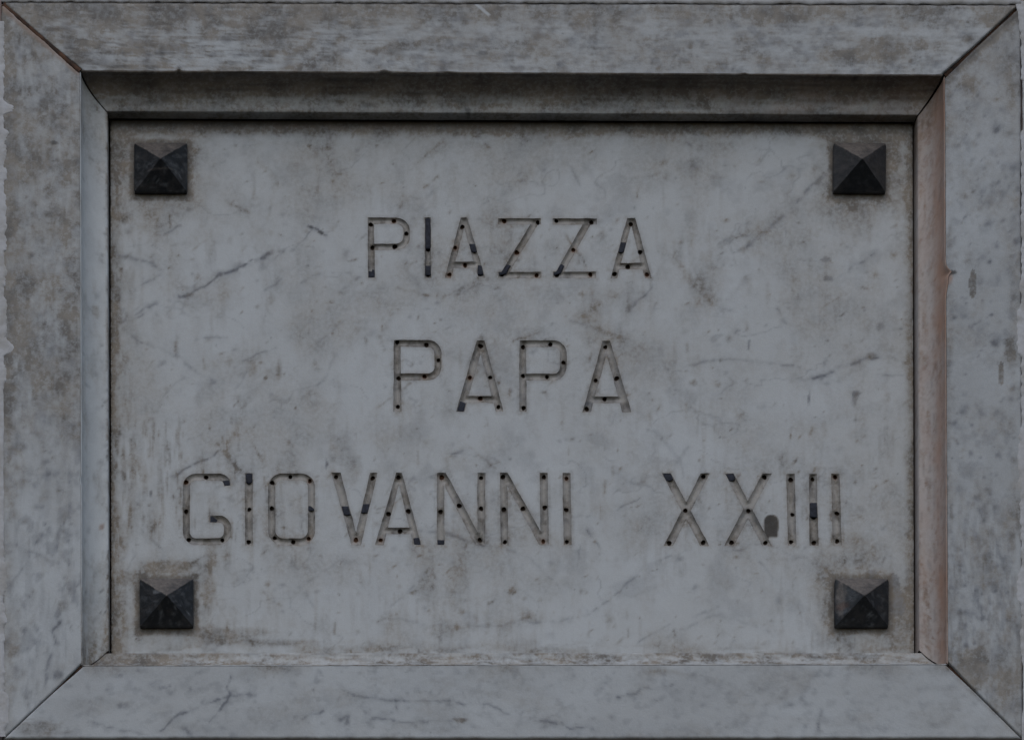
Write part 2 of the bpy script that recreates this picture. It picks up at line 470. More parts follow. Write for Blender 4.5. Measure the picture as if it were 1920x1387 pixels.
    for k in range(70):
        cx_, cy_ = rv.uniform(225, 1700), rv.uniform(250, 1210)
        L = rv.uniform(8, 34)
        vein(px, py, m, [(cx_, cy_), (cx_ + rv.normal(0, 2.5), cy_ + L)], rv.uniform(1.2, 2.4), rv.uniform(.2, .5), 600 + k, 0, 2)
    specks(px, py, m, 1, (220, 250, 1700, 1210), 170, 2, 6.5, 0.55, 46)
    specks(px, py, m, 0, (220, 250, 1700, 1210), 200, 1.6, 6, 0.6, 47)
    specks(px, py, m, 3, (220, 250, 1700, 1210), 70, .9, 2.2, 0.6, 48, 1.4)
    specks(px, py, m, 0, (220, 250, 1700, 1210), 420, .9, 2.6, 0.8, 49, 3.5)
    # black nick left of the first line, grey patch by the numerals and grey smear by the lower stud
    blob(px, py, m, 3, 603, 437, 7, 3.0, .8, 26, .4, .5); blob(px, py, m, 3, 583, 426, 3.5, 2.2, .6, 26, .4)
    blob(px, py, m, 1, 970, 488, 6, 3, .6, 27); blob(px, py, m, 1, 1606, 738, 8, 6, .8, 27); blob(px, py, m, 1, 1602, 748, 6, 12, .55, 27)
    blob(px, py, m, 1, 1548, 487, 9, 5, .7, 28); blob(px, py, m, 1, 1552, 522, 9, 5, .7, 28); blob(px, py, m, 1, 1650, 612, 8, 8, .4, 28)
    pk = np.maximum(ss(15.0, 11.5, poly_dist(px, py, [(1446, 978), (1446, 991)])), ss(9, 6, np.hypot(px - 1436, py - 1003)))
    pk = np.maximum(pk, ss(13.5, 11.5, np.abs(px - 1446)) * ss(985, 988, py) * ss(1008, 1005.5, py))
    m[:, 0] = m[:, 0] * (1 - pk) + 1.3 * pk; m[:, 3] = m[:, 3] * (1 - pk) + .84 * pk
    for b in ((1675, 1098, 12, 24, .75), (1683, 1130, 17, 26, .75), (1634, 1077, 13, 9, .6)):
        dx, dy = (px - b[0]) / b[2], (py - b[1]) / b[3]
        i = dx * dx + dy * dy < 1
        m[i, 1] = np.maximum(m[i, 1], b[4])
    return m

def rail_marks(kind):
    def f(px, py):
        m = empty_marks(px)
        if kind == 'top':
            st = sfbm(px / 70, py / 9, 101, 4)
            fade = 0.45 + 0.75 * ss(1100, 200, px)
            m[:, 0] += 0.48 * ss(0.36, 0.76, fbm(px / 60, py / 26, 102, 5)) * fade + 0.32 * ss(.42, .78, st) * fade + .2 * ss(.42, .7, fbm(px / 20, py / 14, 99, 4))
            m[:, 0] += 0.62 * (1 - ss(6, 60, py + 34 * (fbm(px / 50, py / 30, 103, 3) - .5))) * (0.55 + 0.5 * fade)
            m[:, 1] += 0.45 * ss(.55, .74, fbm(px / 26, py / 16, 104, 4)) + .22 * ss(.5, .7, st) * fade
            m[:, 0] += 0.16 + .42 * ss(.56, .74, sfbm(px / 34, py / 3.2, 97, 3)) * fade
            m[:, 3] += .30 * ss(.62, .8, sfbm(px / 26, py / 5, 96, 3)) * fade
            for b in ((1590, 105, 60, 14, .6), (1665, 92, 60, 22, .5), (1880, 35, 36, 16, .8), (1130, 40, 60, 20, .4), (1010, 85, 40, 24, .45),
                      (740, 95, 20, 20, .4), (500, 60, 80, 30, .35), (560, 100, 60, 16, .3), (1460, 30, 60, 16, .35)):
                blob(px, py, m, 0, *b, 105, .5)
            specks(px, py, m, 1, (60, 10, 1880, 132), 150, 2, 9, .7, 106)
            specks(px, py, m, 0, (60, 10, 1880, 132), 130, 2, 8, .6, 107)
            specks(px, py, m, 3, (60, 10, 1300, 132), 40, 1.2, 3.0, .55, 108)
            for x, y, rx, ry in ((303, 98, 5, 14), (225, 125, 22, 2), (335, 130, 4, 4), (905, 100, 12, 4)):
                blob(px, py, m, 3, x, y, rx, ry, .5, 109, .5)
            vein(px, py, m, [(820, 130), (860, 112), (930, 104), (980, 106)], 2.2, .45, 111)
            # pale scar
            d = poly_dist(px, py, [(888, 4), (916, 28)])
            m[:, 0] *= ss(1.5, 4, d); m[:, 1] *= ss(1.5, 4, d)
        elif kind == 'left':
            up = ss(980, 650, py)
            bl = fbm(px / 46, py / 62, 121, 5)
            m[:, 0] += (0.25 + 0.75 * up) * (.46 * ss(0.34, 0.72, bl) + .25 * ss(.42, .7, fbm(px / 17, py / 22, 129, 4))) * (0.55 + .45 * ss(150, 125, px)) + 0.32 * up
            m[:, 0] += (.12 + .2 * up) * ss(.42, .8, sfbm(px / 9, py / 60, 122, 3))
            m[:, 0] += 0.65 * (1 - ss(6, 38, px + 24 * (fbm(px / 20, py / 50, 123, 3) - .5))) * (0.6 + 0.4 * up)
            m[:, 1] += 0.4 * ss(.56, .75, fbm(px / 22, py / 26, 124, 4)) * (0.5 + .5 * (1 - up)) + .2 * ss(.5, .7, sfbm(px / 10, py / 50, 125))
            specks(px, py, m, 1, (12, 60, 150, 1340), 150, 2, 8, .65, 126)
            specks(px, py, m, 0, (12, 60, 150, 1340), 90, 2, 10, .55, 127)
            specks(px, py, m, 3, (12, 60, 150, 1340), 14, 1.5, 3, .6, 128)
            for pts, w, s in (([(112, 1165), (98, 1185), (102, 1215), (88, 1240), (85, 1290)], 2.6, .6), ([(72, 1180), (68, 1230)], 4, .5),
                              ([(30, 1020), (70, 1040), (115, 1060)], 2.5, .4), ([(120, 1080), (112, 1150)], 3, .35), ([(20, 1100), (60, 1035)], 2.5, .35)):
                vein(px, py, m, pts, w, s, int(130 + pts[0][0]))
            blob(px, py, m, 3, 101, 268, 6, 4, .7, 131)
            n = 1 - ss(3, 12, poly_dist(px, py, [(5, 12), (152, 136)]))
            m[:, 2] += .35 * n; m[:, 0] += .4 * n
        elif kind == 'bottom':
            m[:, 0] += 0.05 + 0.2 * ss(.45, .7, fbm(px / 90, py / 40, 141, 4)) + 0.5 * (1 - ss(4, 34, py - 1243 + 26 * (fbm(px / 60, py / 20, 142, 3) - .5))) * ss(.35, .62, fbm(px / 90, py / 30, 143, 3))
            m[:, 1] += 0.22 * ss(.56, .76, fbm(px / 18, py / 14, 144, 4)) + .1 * ss(.45, .7, fbm(px / 120, py / 60, 145, 3))
            specks(px, py, m, 1, (60, 1255, 1880, 1378), 300, 1.4, 5.5, .45, 146, 2.2)
            specks(px, py, m, 3, (60, 1255, 1880, 1378), 10, 1.2, 2.6, .5, 147)
            for pts, w, s in (([(430, 1270), (425, 1290), (432, 1302), (412, 1330), (394, 1352)], 2.6, .9), ([(300, 1370), (325, 1345), (355, 1330), (420, 1305), (470, 1300)], 2.6, .7),
                              ([(335, 1362), (352, 1372)], 4, .9), ([(302, 1290), (320, 1286)], 3, .8), ([(165, 1350), (230, 1370), (290, 1378)], 2, .5),
                              ([(560, 1350), (605, 1332)], 2.6, .7), ([(650, 1300), (720, 1312), (830, 1313), (910, 1320), (960, 1340)], 2.0, .5),
                              ([(680, 1345), (760, 1352), (880, 1348)], 2.2, .5), ([(980, 1345), (1050, 1352), (1070, 1365), (1110, 1362)], 2.6, .6),
                              ([(1160, 1306), (1215, 1290), (1260, 1282)], 2, .55), ([(1540, 1330), (1535, 1365)], 1.8, .6), ([(740, 1310), (745, 1325)], 3, .5),
                              ([(1480, 1275), (1540, 1255)], 1.8, .35), ([(640, 1350), (655, 1340), (650, 1365)], 5, .6)):
                vein(px, py, m, pts, w, s, int(150 + pts[0][0] % 97))
            blob(px, py, m, 0, 70, 1365, 50, 16, .6, 148); blob(px, py, m, 0, 862, 1349, 12, 4, .9, 148)
            n = 1 - ss(3, 14, poly_dist(px, py, [(1776, 1244), (1914, 1376)]))
            m[:, 0] += .5 * n
        else:
            lo = ss(850, 1050, py)
            m[:, 0] += 0.12 + 0.30 * ss(.45, .68, fbm(px / 40, py / 60, 161, 5)) * (1 - .35 * (1 - lo)) + .25 * (1 - ss(60, 330, py)) + .34 * lo * ss(.45, .7, sfbm(px / 10, py / 40, 162))
            m[:, 0] += .4 * ss(1880, 1905, px + 20 * (fbm(px / 20, py / 60, 163) - .5)) * ss(.4, .6, fbm(px / 30, py / 60, 164, 3))
            m[:, 0] += .45 * (1 - ss(2, 20, px - 1772 + 14 * (fbm(px / 12, py / 40, 165, 3) - .5))) * ss(.4, .6, fbm(px / 20, py / 60, 166, 3))
            m[:, 1] += 0.30 * ss(.55, .75, fbm(px / 24, py / 30, 167, 4)) + .14
            m[:, 1] += .35 * lo * ss(.5, .72, sfbm(px / 9, py / 34, 168))
            specks(px, py, m, 1, (1778, 60, 1910, 1350), 240, 2, 7, .7, 169)
            specks(px, py, m, 0, (1778, 60, 1910, 1350), 80, 2, 7, .5, 170)
            specks(px, py, m, 3, (1778, 60, 1910, 1350), 12, 1.4, 2.6, .5, 171)
            for x, y, rx, ry, s in ((1824, 532, 7, 28, 1.0), (1877, 700, 5, 24, .9)):
                i = ((px - x) / rx) ** 2 + ((py - y) / ry) ** 2 < 1
                m[i, 0] = 1.25 * s
            for b in ((1894, 655, 9, 22, .8), (1890, 640, 8, 6, .8), (1815, 160, 20, 18, .5), (1880, 120, 24, 30, .35), (1850, 1260, 40, 40, .35),
                      (1900, 1290, 20, 50, .5), (1820, 1255, 30, 30, .4)):
                blob(px, py, m, 0, *b, 172, .5)
            n = 1 - ss(3, 20, poly_dist(px, py, [(1772, 146), (1908, 24)]))
            m[:, 0] += .8 * n; m[:, 3] += .45 * (1 - ss(2, 9, poly_dist(px, py, [(1772, 146), (1908, 24)])))
            blob(px, py, m, 3, 1786, 511, 7, 4, .8, 173)
            blob(px, py, m, 2, 1778, 520, 7, 14, .6, 173)
        return m
    return f

# ------------------------------------------------------------------ the frame: four mitred rails, each with its coved moulding
frame = thing('stone_frame', 'grey marble frame with mitred corners and a coved inner edge round the inscribed plaque', 'frame',
              tuple(pt(np.float64(960), np.float64(1382), D_WALL)))

def chip_shift(kind, a):
    """How far the arris of a rail is broken back (outwards) along its length a."""
    if kind == 'right':
        return 11 * np.exp(-(np.abs(a - 510) / 7) ** 1.2) + 4 * np.exp(-((a - 530) / 18) ** 2)
    if kind == 'top':
        return 3.5 * np.exp(-((a - 335) / 4) ** 2) + 4 * np.exp(-((a - 720) / 10) ** 2) + 1.5 * np.exp(-((a - 840) / 20) ** 2) + 1.6 * np.exp(-((a - 1396) / 6) ** 2)
    if kind == 'left':
        return 2 * np.exp(-((a - 900) / 8) ** 2)
    return 0 * a

# cove profile: (fraction of the way from arris to foot, drop behind the frame face)
def profile(lip, drop_lip, hang=0):
    pr = [(-0.05, 0.0), (-0.025, 0.25), (-0.008, 1.2), (0.0, 3.2)]
    n = 16
    for i in range(1, n + 1):
        t = i / n * math.pi / 2
        pr.append((lip * (1 - math.cos(t)), 3.2 + (drop_lip - 3.2) * math.sin(t)))
    if hang:
        return pr + [(lip + 0.02, drop_lip + 1.0), (lip + 0.035, drop_lip + 3.5), (0.985, DF - hang - 2), (0.985, DF - hang), (0.93, DF - hang + 1), (0.5, DF - hang + 2)]
    pr += [(lip + 0.02, drop_lip + 1.0), (lip + 0.035, drop_lip + 3.5), (1.0 - (1 - lip) * .25, DF - 3), (1.0, DF), (1.0, DF + 60)]
    return pr

def rail(kind, a, b, gap_a, gap_b, horizontal, lip):
    oa, ob, ia, ib = (np.array(p, float) for p in (O[a], O[b], F[a], F[b]))
    along = 0 if horizontal else 1
    sgn = {'top': (0, -1), 'bottom': (0, 1), 'left': (-1, 0), 'right': (1, 0)}[kind]
    def shrink(pa, pb, ga, gb):
        d = (pb - pa) / np.linalg.norm(pb - pa)
        return pa + d * ga, pb - d * gb
    oa, ob = shrink(oa, ob, gap_a, gap_b); ia, ib = shrink(ia, ib, gap_a, gap_b)
    nu = int(np.linalg.norm(ob - oa) / 3.0); nv = 46
    u = np.linspace(0, 1, nu)[:, None]; v = np.linspace(0, 1, nv)[None, :]
    gx = (oa[0] * (1 - u) + ob[0] * u) * (1 - v) + (ia[0] * (1 - u) + ib[0] * u) * v
    gy = (oa[1] * (1 - u) + ob[1] * u) * (1 - v) + (ia[1] * (1 - u) + ib[1] * u) * v
    arr = gx if horizontal else gy
    shift = chip_shift(kind, arr) + 0.9 * (fbm(arr / 14, arr * 0 + 3, 180, 3) - .5)
    # rail stops 3 units short of the arris so that the moulding rounds it
    k = ss(0.55, 1.0, v)
    gx = gx + sgn[0] * (3.0 + shift) * k; gy = gy + sgn[1] * (3.0 + shift) * k
    jag = 2.2 * (fbm(arr / 16, arr * 0, 181, 4) - .5) * ss(.25, 0, v)
    gx = gx - sgn[0] * jag; gy = gy - sgn[1] * jag
    dist_o = v * np.linalg.norm(oa - ia)
    rnd = 3.0 * np.clip(1 - dist_o / 4, 0, 1) ** 2
    L = np.linalg.norm(ob - oa)
    endd = np.minimum(u, 1 - u) * L
    rnd = rnd + 1.6 * np.clip(1 - endd / 4, 0, 1) ** 2
    d = DF - rnd + 1.3 * (fbm(gx / 90, gy / 90, 182, 3) - .5) + 0.5 * (fbm(gx / 12, gy / 12, 183, 3) - .5)
    V = pt(gx, gy, d)
    # returns of the slab on the outer side and the two mitre faces
    back = np.zeros((nu + 2, nv + 1, 3))
    back[1:-1, 1:] = V
    back[1:-1, 0] = V[:, 0]; back[0, 1:] = V[0]; back[-1, 1:] = V[-1]; back[0, 0] = V[0, 0]; back[-1, 0] = V[-1, 0]
    back[:, 0, 1] = 65 * S; back[0, :, 1] = 65 * S; back[-1, :, 1] = 65 * S
    px = np.pad(gx, ((1, 1), (1, 0)), 'edge'); py = np.pad(gy, ((1, 1), (1, 0)), 'edge')
    marks = rail_marks(kind)(px.ravel(), py.ravel())
    fcs = grid_faces(nu + 2, nv + 1)
    if kind in ('top', 'right'): pass
    else: fcs = fcs[:, ::-1]
    r = mesh_obj('frame_rail', back.reshape(-1, 3), fcs, M_RAIL, frame, marks)
    # moulding
    fa, fb = pt(*map(np.float64, F[a]), DF), pt(*map(np.float64, F[b]), DF)
    qa, qb = pt(*map(np.float64, Q[a]), 0.0), pt(*map(np.float64, Q[b]), 0.0)
    dirv = (fb - fa) / np.linalg.norm(fb - fa)
    fa, qa = fa + dirv * gap_a * S * .8, qa + dirv * gap_a * S * .4
    fb, qb = fb - dirv * gap_b * S * .8, qb - dirv * gap_b * S * .4
    pr = profile(lip, 56.0, 8 if kind == 'top' else 0)
    nu = int(np.linalg.norm(ib - ia) / 3.0)
    uu = np.linspace(0, 1, nu)
    rows = []
    aa = (ia[along] + (ib[along] - ia[along]) * uu)
    sh = chip_shift(kind, aa) + 0.9 * (fbm(aa / 14, aa * 0 + 3, 180, 3) - .5)
    lipw = 2.2 * (fbm(aa / 30, aa * 0 + 7, 184, 4) - .5)
    out = np.array([sgn[0], 0, -sgn[1]], float)
    for j, (f, dr) in enumerate(pr):
        A = fa + (qa - fa) * f; B = fb + (qb - fb) * f
        P = A[None, :] * (1 - uu[:, None]) + B[None, :] * uu[:, None]
        P[:, 1] = -(DF - dr) * S
        P += out[None, :] * (sh * max(0, 1 - dr / 26))[:, None] * S
        if f > .8 and dr < DF - 2: P[:, 1] += lipw * S
        rows.append(P)
    G = np.stack(rows, 1)
    nvv = len(pr)
    fcol = np.array([p[0] for p in pr])[None, :] + 0 * uu[:, None]
    dcol = np.array([p[1] for p in pr])[None, :] + 0 * uu[:, None]
    acol = aa[:, None] + 0 * fcol
    x, y, fr, dp = acol.ravel(), (fcol * 50 + dcol * .3).ravel(), fcol.ravel(), dcol.ravel()
    m = empty_marks(x)
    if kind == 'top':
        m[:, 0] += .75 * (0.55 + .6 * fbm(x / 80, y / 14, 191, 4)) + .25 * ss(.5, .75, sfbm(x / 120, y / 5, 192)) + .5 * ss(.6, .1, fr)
        m[:, 3] += .40 * ss(.66, .05, fr) + .42 * (fr > lip + .01) * (.6 + .6 * sfbm(x / 60, y / 3, 193)) + .2 * ss(.55, .8, fbm(x / 90, y / 30, 194, 4))  # shade of the down-facing cove and fillet painted over the dirt
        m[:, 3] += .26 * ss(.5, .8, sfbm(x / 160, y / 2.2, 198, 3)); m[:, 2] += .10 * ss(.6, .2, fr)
        specks(x, y, m, 3, (200, 0, 1700, 70), 40, 2, 5, .4, 195)
        blob(x, y, m, 3, 872, 58, 7, 6, .6, 196); blob(x, y, m, 3, 680, 50, 20, 4, .35, 196)
        m[:, 2] += .16 * ss(1250, 1500, x) * ss(.45, .7, fbm(x / 60, y / 40, 197, 3))
    elif kind == 'left':
        m[:, 0] += .08 + .3 * ss(1040, 1215, x) + .25 * ss(.55, .75, fbm(x / 60, y / 20, 201, 4)) + .5 * ss(1120, 1240, x) * ss(.35, .6, fbm(x / 40, y / 12, 202, 3)) + .35 * ss(330, 200, x)
        m[:, 0] += .5 * (fr > lip - .06) * ss(.4, .6, fbm(x / 20, y / 10, 203, 3))
        m[:, 1] += .1 * ss(.4, .6, fbm(x / 40, y / 30, 204, 3))
        specks(x, y, m, 1, (250, 4, 1200, 60), 44, 2, 6, .5, 205)
        blob(x, y, m, 0, 556, 40, 12, 8, .5, 206); blob(x, y, m, 2, 985, 52, 6, 5, .6, 206); blob(x, y, m, 3, 985, 52, 5, 4, .3, 206)
        specks(x, y, m, 3, (250, 50, 1200, 66), 22, 1.5, 3.2, .7, 207)
    elif kind == 'bottom':
        m[:, 0] += .45 + .40 * ss(.36, .7, sfbm(x / 90, y / 9, 211, 4)) + .3 * ss(.5, .7, fbm(x / 18, y / 6, 212, 4)) + .4 * ss(420, 200, x)
        m[:, 3] += .25 * ss(.58, .78, sfbm(x / 50, y / 5, 213, 3)) + .14 * ss(330, 180, x)
    else:
        deep = ss(.55, .08, fr)
        n = fbm(x / 70, y / 16, 221, 4)
        m[:, 2] += .36 + .52 * ss(.44, .08, fr) * (.25 + 1.2 * n) * (.75 + .35 * ss(700, 400, x)) + .12 * ss(.42, .7, fbm(x / 50, y / 30, 222))
        m[:, 0] += .20 + .28 * ss(.4, .75, sfbm(x / 60, y / 7, 223, 4)) + .45 * ss(330, 160, x)
        specks(x, y, m, 0, (160, 5, 1230, 60), 70, 1.5, 5, .6, 225, 3); m[:, 0] += .25 * ss(.5, .75, fbm(x / 9, y / 5, 226, 3)); m[:, 3] += .2 * ss(.6, .8, sfbm(x / 24, y / 3, 227))
        for x_, w in ((585, 30), (655, 16), (1110, 30), (1180, 24)):
            blob(x, y, m, 0, x_, 50, w, 7, .38, 224)
        m[:, 2] += .12 * deep * np.exp(-((x - 1110) / 40) ** 2)
        m[:, 3] += .18 * ss(260, 150, x)
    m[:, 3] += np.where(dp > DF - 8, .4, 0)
    fcs = grid_faces(nu, nvv)
    if kind in ('left', 'bottom'): fcs = fcs[:, ::-1]
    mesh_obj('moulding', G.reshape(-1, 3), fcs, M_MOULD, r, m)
    return r

rail('top', 'tl', 'tr', 3.0, 4.0, True, .90)
rail('bottom', 'bl', 'br', 1.6, 2.0, True, .84)
rail('left', 'tl', 'bl', 3.0, 1.6, False, .93)
rail('right', 'tr', 'br', 4.0, 2.0, False, .93)

# dark stained mortar deep in the mitres
for k, w, dep in (('tl', 5.0, 1.4), ('tr', 6.0, 9.0), ('bl', 4.0, 7.0), ('br', 4.0, 8.0)):
    p0, p1 = np.array(O[k], float), np.array(F[k], float)
    q = np.array(Q[k], float)
    n = 60
    t = np.linspace(0.02, 0.985, n)[:, None]
    c = p0 + (p1 - p0) * t
    nrm = np.array([-(p1 - p0)[1], (p1 - p0)[0]]) / np.linalg.norm(p1 - p0)
    rows = []
    for off, dd in ((-w, -30), (-w, 0), (0, 1.2), (w, 0), (w, -30)):
        p = c + nrm * off
        rows.append(pt(p[:, 0], p[:, 1], DF - dep + dd + 2.5 * (fbm(p[:, 0] / 9, p[:, 1] / 9, 230) - .5)))
    G = np.stack(rows, 1)
    mesh_obj('mortar_joint', G.reshape(-1, 3), grid_faces(n, 5), M_JOINT, frame)

# ------------------------------------------------------------------ inscription: strokes of each letter
def band(pts, hw):
    """A stroke of constant width along a centre line, as a closed outline."""
    P = np.array(pts, float)
    P = P[np.concatenate([[True], np.linalg.norm(np.diff(P, axis=0), axis=1) > .3])]
    T = np.gradient(P, axis=0)
    T /= np.linalg.norm(T, axis=1)[:, None] + 1e-9
    N = np.stack([-T[:, 1], T[:, 0]], -1)
    return np.concatenate([P + N * hw, (P - N * hw)[::-1]]).tolist()

def arc(cx, cy, rx, ry, a0, a1, n=9):
    return [(cx + rx * math.cos(math.radians(a0 + (a1 - a0) * i / n)), cy + ry * math.sin(math.radians(a0 + (a1 - a0) * i / n))) for i in range(n + 1)]

def quad(x0, x1, y0, x2, x3, y1):
    return [(x0, y0), (x1, y0), (x3, y1), (x2, y1)]

def letter_P(stem, bar_l, right, top, bot, hw, r):
    line = [(bar_l, top)] + arc(right - r, top + r, r, r, -90, 0) + arc(right - r, bot - r, r, r, 0, 90) + [(bar_l, bot)]
    dense = []
    for (xa, ya), (xb, yb) in zip(line, line[1:]):
        k = max(1, int(math.hypot(xb - xa, yb - ya) / 4))
        dense += [(xa + (xb - xa) * i / k, ya + (yb - ya) * i / k) for i in range(k)]
    dense.append(line[-1])
    return [stem, band(dense, hw)]

def letter_A(t0, t1, top, l0, l1, r0, r1, bot, b0, b1):
    sw = (l1 - l0) * .92
    mid = (t0 + t1) / 2
    left = quad(t0, min(t1, t0 + sw), top, l0, l1, bot)
    right = quad(max(t0, t1 - sw), t1, top, r0, r1, bot)
    fy = lambda y, xt, xb: xt + (xb - xt) * (y - top) / (bot - top)
    yb = (b0 + b1) / 2
    bar = [(fy(yb, t0, l0) + sw * .5, b0), (fy(yb, t1, r1) - sw * .5, b0), (fy(yb, t1, r1) - sw * .5, b1), (fy(yb, t0, l0) + sw * .5, b1)]
    return [left, right, bar]

def dense_line(line, step=4):
    out = []
    for (xa, ya), (xb, yb) in zip(line, line[1:]):
        k = max(1, int(math.hypot(xb - xa, yb - ya) / step))
        out += [(xa + (xb - xa) * i / k, ya + (yb - ya) * i / k) for i in range(k)]
    out.append(line[-1])
    return out

def slant(cx, cy, w, h, lean=0.0):
    return [(cx - w / 2 - lean * -h / 2, cy - h / 2), (cx + w / 2 - lean * -h / 2, cy - h / 2),
            (cx + w / 2 - lean * h / 2, cy + h / 2), (cx - w / 2 - lean * h / 2, cy + h / 2)]

G_line = dense_line([] + arc(411, 911, 15.5, 17, 0, -90) + arc(368, 912, 18.5, 18, -90, -180) + arc(368, 997, 18.5, 18, 180, 90)
                    + arc(409, 998, 17, 17, 90, 0) + arc(411, 990, 15.5, 17, 0, -90) + [(394, 973)])
O_top = dense_line([(509.5, 955)] + arc(530, 913, 20.5, 19.5, 180, 270) + arc(564, 913, 20, 19.5, 270, 360) + [(584, 955)])
O_bot = dense_line([(509.5, 953)] + arc(531, 994, 21.5, 21.5, 180, 90) + arc(563, 994, 21, 21.5, 90, 0) + [(584, 953)])

